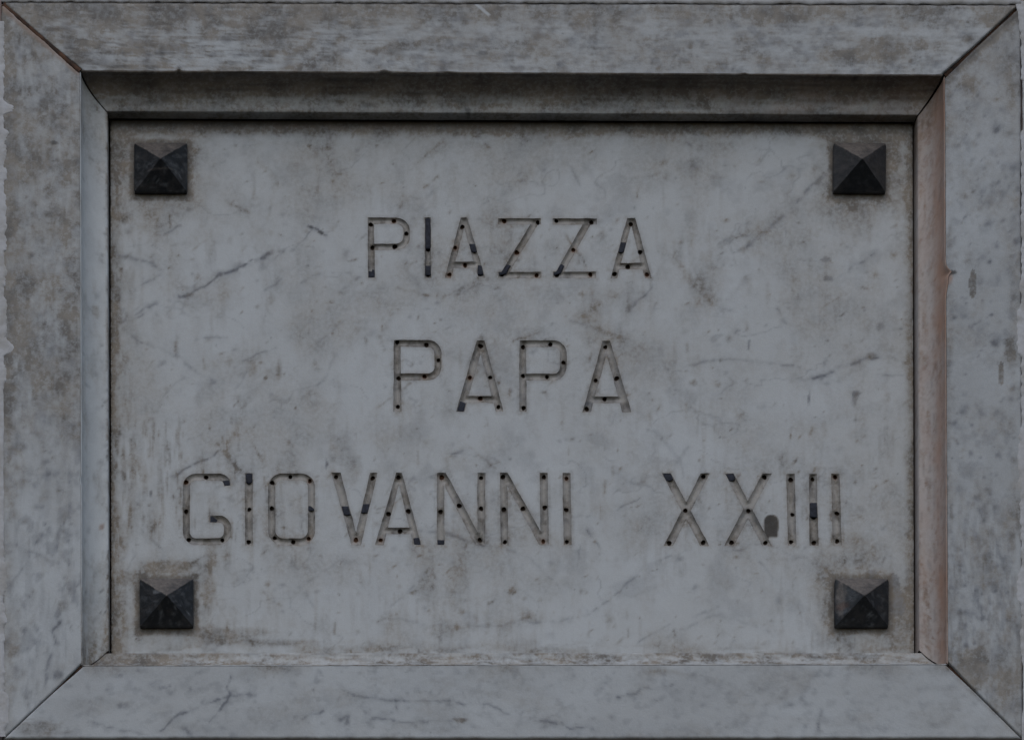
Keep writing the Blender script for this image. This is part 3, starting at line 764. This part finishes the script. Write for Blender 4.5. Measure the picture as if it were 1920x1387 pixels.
# each letter: strokes, drilled pin holes (x, y, rusty?), lead still in the cut
LETTERS = [
    ('P', letter_P(quad(689.5, 701, 408, 690, 703.5, 521.5), 694, 762.5, 414, 463, 6, 20),
     [(695.3, 421.5, 0), (738.7, 415, 1), (762, 438.5, 0), (698.5, 465, 0), (740.3, 463, 0)],
     [[(690.5, 508), (696.5, 509), (698, 505.5), (703, 506), (703.8, 521), (690, 521)]]),
    ('I', [quad(796, 808, 408, 796.5, 808.5, 521.5)], [(802.5, 468, 0), (802.5, 516, 0)],
     [quad(796.4, 807.6, 408.4, 797, 808, 467) + [], quad(797, 808, 498, 797.2, 808.2, 516.5)]),
    ('A', letter_A(864, 876, 408, 833.5, 846, 897, 910, 521.5, 490.5, 502.5),
     [(866.8, 426, 0), (853.5, 464.8, 1), (842.7, 515, 1), (872, 497.6, 1), (900.5, 514, 0)],
     [slant(886.8, 465.5, 12, 16, -.28), slant(901, 507, 11.5, 18, .05)]),
    ('Z', [quad(933.6, 1014, 409.6, 933.6, 1014, 421.4), quad(1000, 1014.5, 412, 935, 951, 518), quad(934, 1015, 510, 934, 1015, 522)],
     [(945.4, 415, 1), (1008.3, 417.6, 0), (969, 473.8, 1), (1006, 516.6, 1), (941, 515.5, 0)],
     [[(946.5, 493.5), (957.5, 498.5), (949, 514), (936, 517), (935.8, 512)]]),
    ('Z', [quad(1036, 1119, 409.6, 1036, 1119, 421.5), quad(1097.5, 1113, 412, 1037.5, 1053.5, 518), quad(1036.7, 1118, 509.5, 1036.7, 1118, 521.5)],
     [(1108.7, 417.6, 0), (1074.9, 468.9, 1), (1107, 515, 1), (1043, 414.5, 0), (1044, 515.5, 0)],
     [[(1049, 493), (1058.5, 499), (1051, 514), (1038, 517), (1038, 511)]]),
    ('A', letter_A(1175.6, 1191.5, 409, 1144.7, 1157, 1209, 1221.7, 522, 493, 505),
     [(1182.7, 420.7, 0), (1200, 473, 0), (1177, 500.7, 0), (1152, 514, 0), (1213, 515, 1)],
     [slant(1167.3, 464.3, 12.5, 19.5, .22)]),
    ('P', letter_P(quad(738.5, 750.8, 637.5, 737.5, 753, 772), 745, 821, 644, 706.5, 6.6, 18),
     [(744.7, 642, 0), (799.5, 647, 0), (822, 675.4, 0), (747.5, 709.6, 0), (796, 706, 1), (746, 762.7, 0)], []),
    ('A', letter_A(894, 908.7, 638, 855, 870.6, 930, 944.5, 772, 742, 755),
     [(901, 649, 0), (881, 708, 1), (919, 707.7, 0), (900.4, 747, 1), (934.4, 763, 0)],
     [[(863, 752), (873.2, 755.6), (870.2, 771.6), (855.8, 771.6)]]),
    ('P', letter_P(quad(974, 986.5, 638, 974, 987.5, 772), 980, 1056, 644.5, 707, 6.4, 18),
     [(980.6, 651, 0), (1032, 646, 0), (1056.4, 680, 0), (980.6, 705, 0), (1025.5, 707, 0), (981.5, 765, 0)], []),
    ('A', letter_A(1130, 1144, 639, 1092, 1108, 1167, 1184, 772.5, 743, 755.5),
     [(1135, 651, 0), (1117, 713.5, 0), (1156, 709.6, 0), (1133.6, 748, 0), (1100, 767, 0)], []),
    ('G', [band(G_line, 6.7)],
     [(349, 904, 1), (386.4, 895, 0), (349, 959, 0), (354, 1011.7, 0), (417, 1012.6, 0)],
     [[(416, 901), (429, 900), (432.5, 910.5), (419.5, 910.5)], [(394.2, 967), (399, 967), (408, 975), (406, 979.5), (394.2, 979.5)]]),
    ('I', [quad(459, 474, 887, 460, 474, 1022.4)], [(467.4, 955, 0), (466.4, 1016, 0), (467, 904, 0)],
     [[(459.6, 887.5), (473.6, 887.5), (473.4, 904), (467, 907), (461.5, 904)]]),
    ('O', [band(O_top, 6.7), band(O_bot, 6.7)],
     [(510.5, 905, 0), (544.4, 894, 0), (581, 901.8, 1), (509.7, 953, 0), (515, 1008.5, 0), (549.8, 1016, 0), (579, 1009.6, 1)],
     [[(577.5, 948), (583, 948.5), (589.5, 954), (589.5, 957.5), (577.5, 957.5)]]),
    ('V', [quad(621, 638.6, 886, 659, 674, 1021.7), quad(694, 708.3, 886, 662, 676.5, 1021.7)],
     [(630, 894.4, 0), (698.8, 896.4, 0), (667.3, 1012, 1)],
     [slant(649, 957, 14, 17, -.25), slant(684.6, 953.3, 14, 18, .22)]),
    ('A', letter_A(743, 753.7, 886, 703, 719, 774.7, 790, 1021.7, 988.5, 1000.7),
     [(747, 895, 0), (728.4, 963.4, 0), (765.6, 958.3, 0), (750, 996, 0), (713.7, 1012.4, 1)],
     [[(775, 1009), (786, 1007), (789.8, 1021.2), (777, 1021.2)]]),
    ('N', [quad(819, 832.5, 886, 819.5, 834, 1021.8), quad(820, 836, 886, 892, 909, 1021.8), quad(895, 910, 886, 895.5, 909.8, 1021.8)],
     [(828.2, 895, 1), (826, 959.4, 0), (861, 948, 0), (902, 896, 0), (902, 953.4, 0), (899.7, 1012.3, 0)],
     [quad(820, 833.6, 1012, 820, 833.8, 1021.4)]),
    ('N', [quad(937.5, 951, 886, 939, 953.5, 1021.8), quad(938, 952, 886, 1011.5, 1028.5, 1021.8), quad(1012, 1026.6, 886, 1013.5, 1029, 1021.8)],
     [(943, 894, 0), (944.6, 955, 0), (946.8, 1016, 0), (980.5, 953.5, 0), (1019.8, 894.5, 0), (1021.3, 951.6, 0), (1018.6, 1014.6, 1)], []),
    ('I', [quad(1054.5, 1069.6, 886, 1057, 1072, 1021.8)], [(1062, 897, 1), (1061.6, 955.6, 0), (1062.8, 1015.5, 0)], []),
    ('X', [quad(1240.6, 1258, 887, 1313, 1330, 1023), quad(1314, 1331, 887, 1244.5, 1262, 1023)],
     [(1318.6, 893.5, 0), (1285, 957, 0), (1254.7, 1018, 0), (1318.3, 1016.9, 0)],
     [[(1241.4, 887.5), (1258, 887.5), (1262.5, 898), (1258, 902), (1248, 901)]]),
    ('X', [quad(1358.7, 1375.5, 887, 1429, 1447, 1023), quad(1429.5, 1447, 887, 1357.5, 1376, 1023)],
     [(1433, 894.5, 0), (1403, 957.7, 0), (1371.6, 1017, 0), (1435, 1017.4, 0)],
     [[(1359.5, 887.5), (1375.5, 887.5), (1379.5, 897), (1377, 901), (1367, 902)]]),
    ('I', [quad(1474, 1490, 888, 1477, 1493, 1022.6)], [(1482.5, 899.5, 0), (1485.7, 964.8, 0), (1483, 1016, 0)], []),
    ('I', [quad(1516.6, 1531.6, 888, 1518, 1535, 1022.6)], [(1523.3, 898.5, 0), (1525.8, 1017.5, 0), (1525, 970, 0)],
     [quad(1517.4, 1531.8, 942.5, 1518, 1532.6, 970)]),
    ('I', [quad(1558.6, 1574, 888, 1561, 1578.5, 1022.6)], [(1565.7, 894.5, 1), (1569, 962.5, 0), (1569.6, 1014.5, 0)], []),
]
HOLE_R = 4.4
def hole_rim(seed):
    q = np.random.RandomState(seed)
    a = np.linspace(0, 2 * math.pi, 15)[:-1]
    return HOLE_R * q.uniform(.86, 1.1) * (1 + q.uniform(0, .13) * np.cos(2 * (a - q.rand() * 6)) + q.uniform(0, .09) * np.cos(3 * (a - q.rand() * 6)) + .06 * (q.rand(14) - .5))

plaque = thing('marble_plaque', 'white veined marble street plaque cut with the words PIAZZA PAPA GIOVANNI XXIII', 'plaque',
               tuple(pt(np.float64(960), np.float64(1228), 0)))

def panel_depth(px, py):
    return 1.2 * (fbm(px / 170, py / 170, 240, 3) - .5) + .45 * (fbm(px / 16, py / 16, 241, 3) - .5)

def subdivide(poly, step=3.2, seed=0):
    """Cut outlines wander by a fraction of a millimetre, as hand cutting does."""
    out = []
    n = len(poly)
    for i in range(n):
        a, b = np.array(poly[i], float), np.array(poly[(i + 1) % n], float)
        L = np.linalg.norm(b - a)
        k = max(1, int(L / step))
        for j in range(k):
            out.append(a + (b - a) * j / k)
    P = np.array(out)
    P[:, 0] += 1.5 * (fbm(P[:, 0] / 16, P[:, 1] / 16, 250 + seed, 3) - .5)
    P[:, 1] += 1.5 * (fbm(P[:, 0] / 16, P[:, 1] / 16, 260 + seed, 3) - .5)
    return P

# one constrained triangulation of the whole face: stroke outlines and hole rims are its edges
SP = 2.7
x0, x1, y0, y1 = 208.0, 1712.5, 216.0, 1240.0
nx, ny = int((x1 - x0) / SP), int((y1 - y0) / SP)
gx, gy = np.meshgrid(np.linspace(0, 1, nx), np.linspace(y0, y1, ny), indexing='ij')
lx = 207.0 + 2.2 * (gy - y0) / (y1 - y0); rx = 1711.0 + 3.0 * (gy - y0) / (y1 - y0)
GX = lx + (rx - lx) * gx; GY = gy
pts = [np.stack([GX.ravel(), GY.ravel()], -1)]
count = pts[0].shape[0]
faces_in, owner = [], []
for li, (ch, strokes, holes, leads) in enumerate(LETTERS):
    for si, st in enumerate(strokes):
        P = subdivide(st, seed=0)
        if np.sum(P[:, 0] * np.roll(P[:, 1], -1) - np.roll(P[:, 0], -1) * P[:, 1]) < 0: P = P[::-1]
        pts.append(P); faces_in.append(list(range(count, count + len(P)))); owner.append(('s', li)); count += len(P)
    for hi, (hx, hy, r) in enumerate(holes):
        a = np.linspace(0, 2 * math.pi, 15)[:-1]
        rr = hole_rim(li * 10 + hi)
        P = np.stack([hx + rr * np.cos(a), hy + rr * np.sin(a)], -1)
        pts.append(P); faces_in.append(list(range(count, count + len(P)))); owner.append(('h', li, hi)); count += len(P)
P2 = np.concatenate(pts)
ov, oe, of, v_orig, e_orig, f_orig = delaunay_2d_cdt([Vector(p) for p in P2.tolist()], [], faces_in, 0, 1e-4)
OV = np.array([tuple(v) for v in ov])
tri = np.array([tuple(f) for f in of])
cls_letter = np.full(len(tri), -1); cls_hole = np.full(len(tri), -1)
hole_ids = {}
for i, fo in enumerate(f_orig):
    for k in fo:
        w = owner[k]
        if w[0] == 's': cls_letter[i] = w[1]
        else: cls_hole[i] = k
panel_t = (cls_letter < 0) & (cls_hole < 0)

def sub(mask):
    t = tri[mask]
    ids, inv = np.unique(t, return_inverse=True)
    return ids, inv.reshape(-1, 3)

# panel face plus its edges going back
ids, t = sub(panel_t)
px, py = OV[ids, 0], OV[ids, 1]
V = pt(px, py, panel_depth(px, py))
edge_l = np.clip(px - (207.0 + 2.2 * (py - y0) / (y1 - y0)), 0, 5); edge_r = np.clip((1711.0 + 3.0 * (py - y0) / (y1 - y0)) - px, 0, 5)
V[:, 1] += S * 1.5 * ((1 - edge_l / 5) ** 2 + (1 - edge_r / 5) ** 2)
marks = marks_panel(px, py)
# grime creeping out of the cuts
for li, (ch, strokes, holes, leads) in enumerate(LETTERS):
    al = np.concatenate([np.array(s) for s in strokes])
    bx = (px > al[:, 0].min() - 14) & (px < al[:, 0].max() + 14) & (py > al[:, 1].min() - 14) & (py < al[:, 1].max() + 30)
    i = np.nonzero(bx)[0]
    d = np.full(i.size, 1e9)
    for s in strokes: d = np.minimum(d, poly_dist(px[i], py[i], s, True))
    marks[i, 0] += .25 * (1 - ss(0, 8, d + 7 * (fbm(px[i] / 14, py[i] / 14, 270, 3) - .5)))
    for hx, hy, r in holes:
        dy = py[i] - hy; dx = px[i] - hx
        if r: marks[i, 2] += .12 * np.exp(-(np.hypot(dx, dy) / 7) ** 2)
nv = len(V)
# side returns
quads = []
side_v = []
mk = []
for xs in ('l', 'r'):
    ys = np.linspace(y0, y1, 200)
    xx = (207.0 + 2.2 * (ys - y0) / (y1 - y0)) if xs == 'l' else (1711.0 + 3.0 * (ys - y0) / (y1 - y0))
    a = pt(xx, ys, panel_depth(xx, ys) - 1.5); b = a.copy(); b[:, 1] = 55 * S
    base = nv + len(side_v)
    side_v += list(a) + list(b)
    mk += [(.8, 0, 0, .3)] * 400
    for k in range(199):
        q = (base + k, base + k + 1, base + 200 + k + 1, base + 200 + k)
        quads.append(q if xs == 'l' else q[::-1])
allv = np.concatenate([V, np.array(side_v)])
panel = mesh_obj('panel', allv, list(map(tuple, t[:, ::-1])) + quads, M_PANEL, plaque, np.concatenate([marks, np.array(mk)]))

# letters: rounded troughs, their drilled holes and what is left of the lead
rs = np.random.RandomState(77)
for li, (ch, strokes, holes, leads) in enumerate(LETTERS):
    mask = (cls_letter == li) & (cls_hole < 0)
    ids, t = sub(mask)
    # rim of the cut = edges of the letter (holes included) that touch no other letter triangle
    full = tri[(cls_letter == li)]
    e = np.sort(np.concatenate([full[:, [0, 1]], full[:, [1, 2]], full[:, [2, 0]]]), axis=1)
    ue, cnt = np.unique(e, axis=0, return_counts=True)
    rim = ue[cnt == 1]
    px, py = OV[ids, 0], OV[ids, 1]
    d = np.full(px.shape, 1e9)
    for a, b in rim:
        xa, ya = OV[a]; xb, yb = OV[b]
        dx, dy = xb - xa, yb - ya
        L = dx * dx + dy * dy + 1e-9
        tt = np.clip(((px - xa) * dx + (py - ya) * dy) / L, 0, 1)
        d = np.minimum(d, np.hypot(px - xa - tt * dx, py - ya - tt * dy))
    deep = 5.6 + 2.0 * (fbm(px / 30, py / 30, 280, 3) - .5)
    prof = 1 - (1 - np.clip(d / 6.4, 0, 1)) ** 1.2
    dep = panel_depth(px, py) - deep * prof + .9 * (fbm(px / 5, py / 5, 281, 3) - .5) * (d > .5)
    V = pt(px, py, dep)
    m = empty_marks(px)
    m[:, 0] += .10 + .45 * ss(.4, .65, fbm(px / 16, py / 24, 282, 4)) + .32 * (1 - ss(.3, 2.0, d)) + .12
    m[:, 3] += .10 * ss(.55, .75, fbm(px / 9, py / 12, 283, 3))
    # a skin of lead colour on parts of the cut
    m[:, 1] += .35 * ss(.55, .7, fbm(px / 22, py / 22, 284, 3))
    for hx, hy, r in holes:
        dd = np.hypot(px - hx, py - hy)
        m[:, 0] += .5 * np.exp(-(dd / 7) ** 2)
        if r: m[:, 2] += .35 * np.exp(-((dd - 3) / 3.0) ** 2)
    if li == 9:   # greyed feet of the last A in the second line
        for fx, fy in ((1101, 764), (1175, 767)):
            m[:, 1] += .6 * (np.hypot((px - fx) / 13, (py - fy) / 10) < 1)
    letter = mesh_obj('letter', V, t[:, ::-1], M_GROOVE, plaque, m)
    for hi, (hx, hy, r) in enumerate(holes):
        a = np.linspace(0, 2 * math.pi, 15)[:-1]
        rr = hole_rim(li * 10 + hi)
        X, Y = hx + rr * np.cos(a), hy + rr * np.sin(a)
        # rim depth follows the trough it was drilled through
        dr = np.full(14, 0.0)
        for q in range(14):
            j = np.argmin(np.hypot(px - X[q], py - Y[q]))
            dr[q] = dep[j] if np.hypot(px[j] - X[q], py[j] - Y[q]) < 1.0 else panel_depth(X[q:q + 1], Y[q:q + 1])[0]
        fill = 12.5 if not r else 9.5
        rows = [pt(X, Y, dr), pt(hx + .88 * (X - hx), hy + .88 * (Y - hy), np.minimum(dr - .8, -fill + 3)),
                pt(hx + .6 * (X - hx), hy + .6 * (Y - hy), np.full(14, -fill - .3)), pt(hx + .2 * (X - hx), hy + .2 * (Y - hy), np.full(14, -fill))]
        Vh = np.concatenate(rows)
        fs = []
        for k in range(3):
            for q in range(14):
                n_ = (q + 1) % 14
                fs.append((k * 14 + q, (k + 1) * 14 + q, (k + 1) * 14 + n_, k * 14 + n_))
        fs.append(tuple(42 + q for q in range(14))[::-1])
        mesh_obj('pin_hole', Vh, fs, M_RUSTPIN if r else M_HOLE, letter)
    for ld in leads:
        P = subdivide(ld, 2.5, 3)
        c = P.mean(0)
        n = len(P)
        rows = []
        for sc, dd in ((1.0, -12), (1.0, -2.2), (.94, -1.0), (.80, -.5), (.45, -.4)):
            X, Y = c[0] + (P[:, 0] - c[0]) * sc, c[1] + (P[:, 1] - c[1]) * sc
            rows.append(pt(X, Y, dd + panel_depth(X, Y) + (.7 * (fbm(X / 5, Y / 5, 290, 3) - .5) if dd > -3 else 0)))
        V = np.concatenate(rows + [pt(c[:1], c[1:], panel_depth(c[:1], c[1:]) - .4)])
        fs = []
        for k in range(4):
            for q in range(n):
                n_ = (q + 1) % n
                fs.append((k * n + q, (k + 1) * n + q, (k + 1) * n + n_, k * n + n_))
        for q in range(n): fs.append((4 * n + q, 5 * n, 4 * n + (q + 1) % n))
        ar = sum(P[q, 0] * P[(q + 1) % n, 1] - P[(q + 1) % n, 0] * P[q, 1] for q in range(n))
        if ar < 0: fs = [f[::-1] for f in fs]
        mesh_obj('lead_inlay', V, fs, M_LEAD, letter)

# ------------------------------------------------------------------ four pyramid studs
def stud(key, label, rot, seed, side=11.0, apex=40.0, marks_fn=None):
    cx, cy, w, h = STUDS[key]
    root_loc = pt(np.float64(cx), np.float64(cy), 0.0)
    n = 30
    V, M, fs = [], [], []
    def ring_pt(s, t, sc):
        # walk round a square: side s (0 top, 1 right, 2 bottom, 3 left), t along it
        x, y = ((-1 + 2 * t, -1), (1, -1 + 2 * t), (1 - 2 * t, 1), (-1, 1 - 2 * t))[s]
        return x * sc, y * sc
    levels = [(1.0, -1.0), (1.0, side - 2.5), (0.985, side - .6), (0.955, side + .8)] + [(0.955 * (1 - k / 22), side + .8 + (apex - 1.5) * k / 22) for k in range(1, 22)]
    for sc, dd in levels:
        for s in range(4):
            for i in range(n):
                x, y = ring_pt(s, i / n, sc)
                V.append((x, y, dd, s))
    A = np.array(V)
    # round the base corners a touch
    r = np.abs(A[:, 0] * A[:, 1])
    k = 1 - .022 * ss(.86, 1.0, r)
    X = A[:, 0] * k * w / 2; Y = A[:, 1] * k * (h - 4) / 2
    c, s_ = math.cos(rot), math.sin(rot)
    PX, PY = cx + X * c - Y * s_, cy + X * s_ + Y * c - 0.0
    D = A[:, 2] + np.where(A[:, 2] > side, 3.2 * (fbm(PX / 16, PY / 16, seed, 3) - .5) + 1.0 * (fbm(PX / 4, PY / 4, seed + 5, 2) - .5), 0)
    if key == 'bl':   # bruise on the upper left ridge
        D -= 3.5 * np.exp(-(np.hypot(A[:, 0] + .36, A[:, 1] + .36) / .13) ** 2)
    t0 = 1.0
    x = PX - W / 2; z = PY - H / 2
    P = np.stack([x * S, -D * S, -z * S], -1)
    N4 = 4 * n
    for l in range(len(levels) - 1):
        for q in range(N4):
            q2 = (q + 1) % N4
            fs.append((l * N4 + q, l * N4 + q2, (l + 1) * N4 + q2, (l + 1) * N4 + q))
    top = np.array([[(cx - W / 2) * S, -(side + apex - .8) * S, -(cy - H / 2) * S]])
    ti = len(P); P = np.concatenate([P, top])
    for q in range(N4): fs.append(((len(levels) - 1) * N4 + q, (len(levels) - 1) * N4 + (q + 1) % N4, ti))
    fs = [f[::-1] for f in fs]
    ax, ay = np.append(A[:, 0], 0), np.append(A[:, 1], 0)
    X_, Y_ = ax * 50 + seed * 100, ay * 50
    m = empty_marks(ax)
    up = (ay < -np.abs(ax) * 1.0 + .03)
    m[:, 0] += up * (.85 + .5 * (fbm(X_ / 12, Y_ / 12, seed + 9, 4) - .5)) + .10 * ss(.45, .7, fbm(X_ / 14, Y_ / 14, seed + 10, 4))
    m[:, 1] += .35 * ss(.6, .78, fbm(X_ / 9, Y_ / 9, seed + 11, 4)) * ~up
    specks(ax * 50, ay * 50, m, 1, (-46, -46, 46, 46), 26, .7, 2.2, .7, seed + 12, 2.2)
    if marks_fn: marks_fn(ax * 50, ay * 50, m)
    o = mesh_obj('pyramid_stud', P, fs, M_STUD, None, m, smooth=False, loc=root_loc)
    o['label'] = label; o['category'] = 'stud'; o['group'] = 'pyramid studs at the plaque corners'
    return o

def scr(lines, ch=1, w=1.3, s=.8):
    def f(x, y, m):
        for a, b in lines:
            d = poly_dist(x, y, [a, b])
            m[:, ch] += s * np.exp(-(d / w) ** 2)
    return f
def mk_tl(x, y, m):
    scr([((-8, 36), (-3, 31)), ((34, 20), (38, 27))])(x, y, m); scr([((-24, 17), (22, 14))], 0, 1.2, .5)(x, y, m); scr([((16, 0), (30, 18))], 1, 6, .3)(x, y, m)
def mk_br(x, y, m):
    scr([((8, 32), (16, 26)), ((12, 34), (20, 30))], 1, 1.4, .7)(x, y, m)
    blob(x, y, m, 1, -30, -8, 18, 18, .35, 300)
    blob(x, y, m, 0, -40, -10, 8, 40, .8, 301); blob(x, y, m, 2, -38, 12, 9, 8, .5, 302, .6); blob(x, y, m, 1, -36, 20, 10, 8, .6, 303)
def mk_bl(x, y, m):
    scr([((-12, 38), (-9, 24))], 1, 1.8, .6)(x, y, m); blob(x, y, m, 1, -18, -14, 8, 5, .9, 304)
    scr([((38, 22), (42, 26)), ((15, 18), (17, 22))], 1, 1.6, .9)(x, y, m)
def mk_tr(x, y, m):
    m[:, 0] += .16 * (np.abs(x) > np.abs(y)) + .25 * (y < -np.abs(x)); m[:, 1] *= .3
stud('tl', 'black metal pyramid stud with pale scratches, at the upper left corner of the plaque', 0.0, 400, marks_fn=mk_tl)
stud('tr', 'smooth dusty dark pyramid stud under a brown stain, at upper right corner of plaque', 0.008, 430, marks_fn=mk_tr)
stud('bl', 'black pyramid stud with a chipped ridge, at the lower left corner below the letter G', -0.004, 460, marks_fn=mk_bl)
stud('br', 'black pyramid stud with a flaking reddish left face, at the lower right below the numerals', 0.004, 490, marks_fn=mk_br)
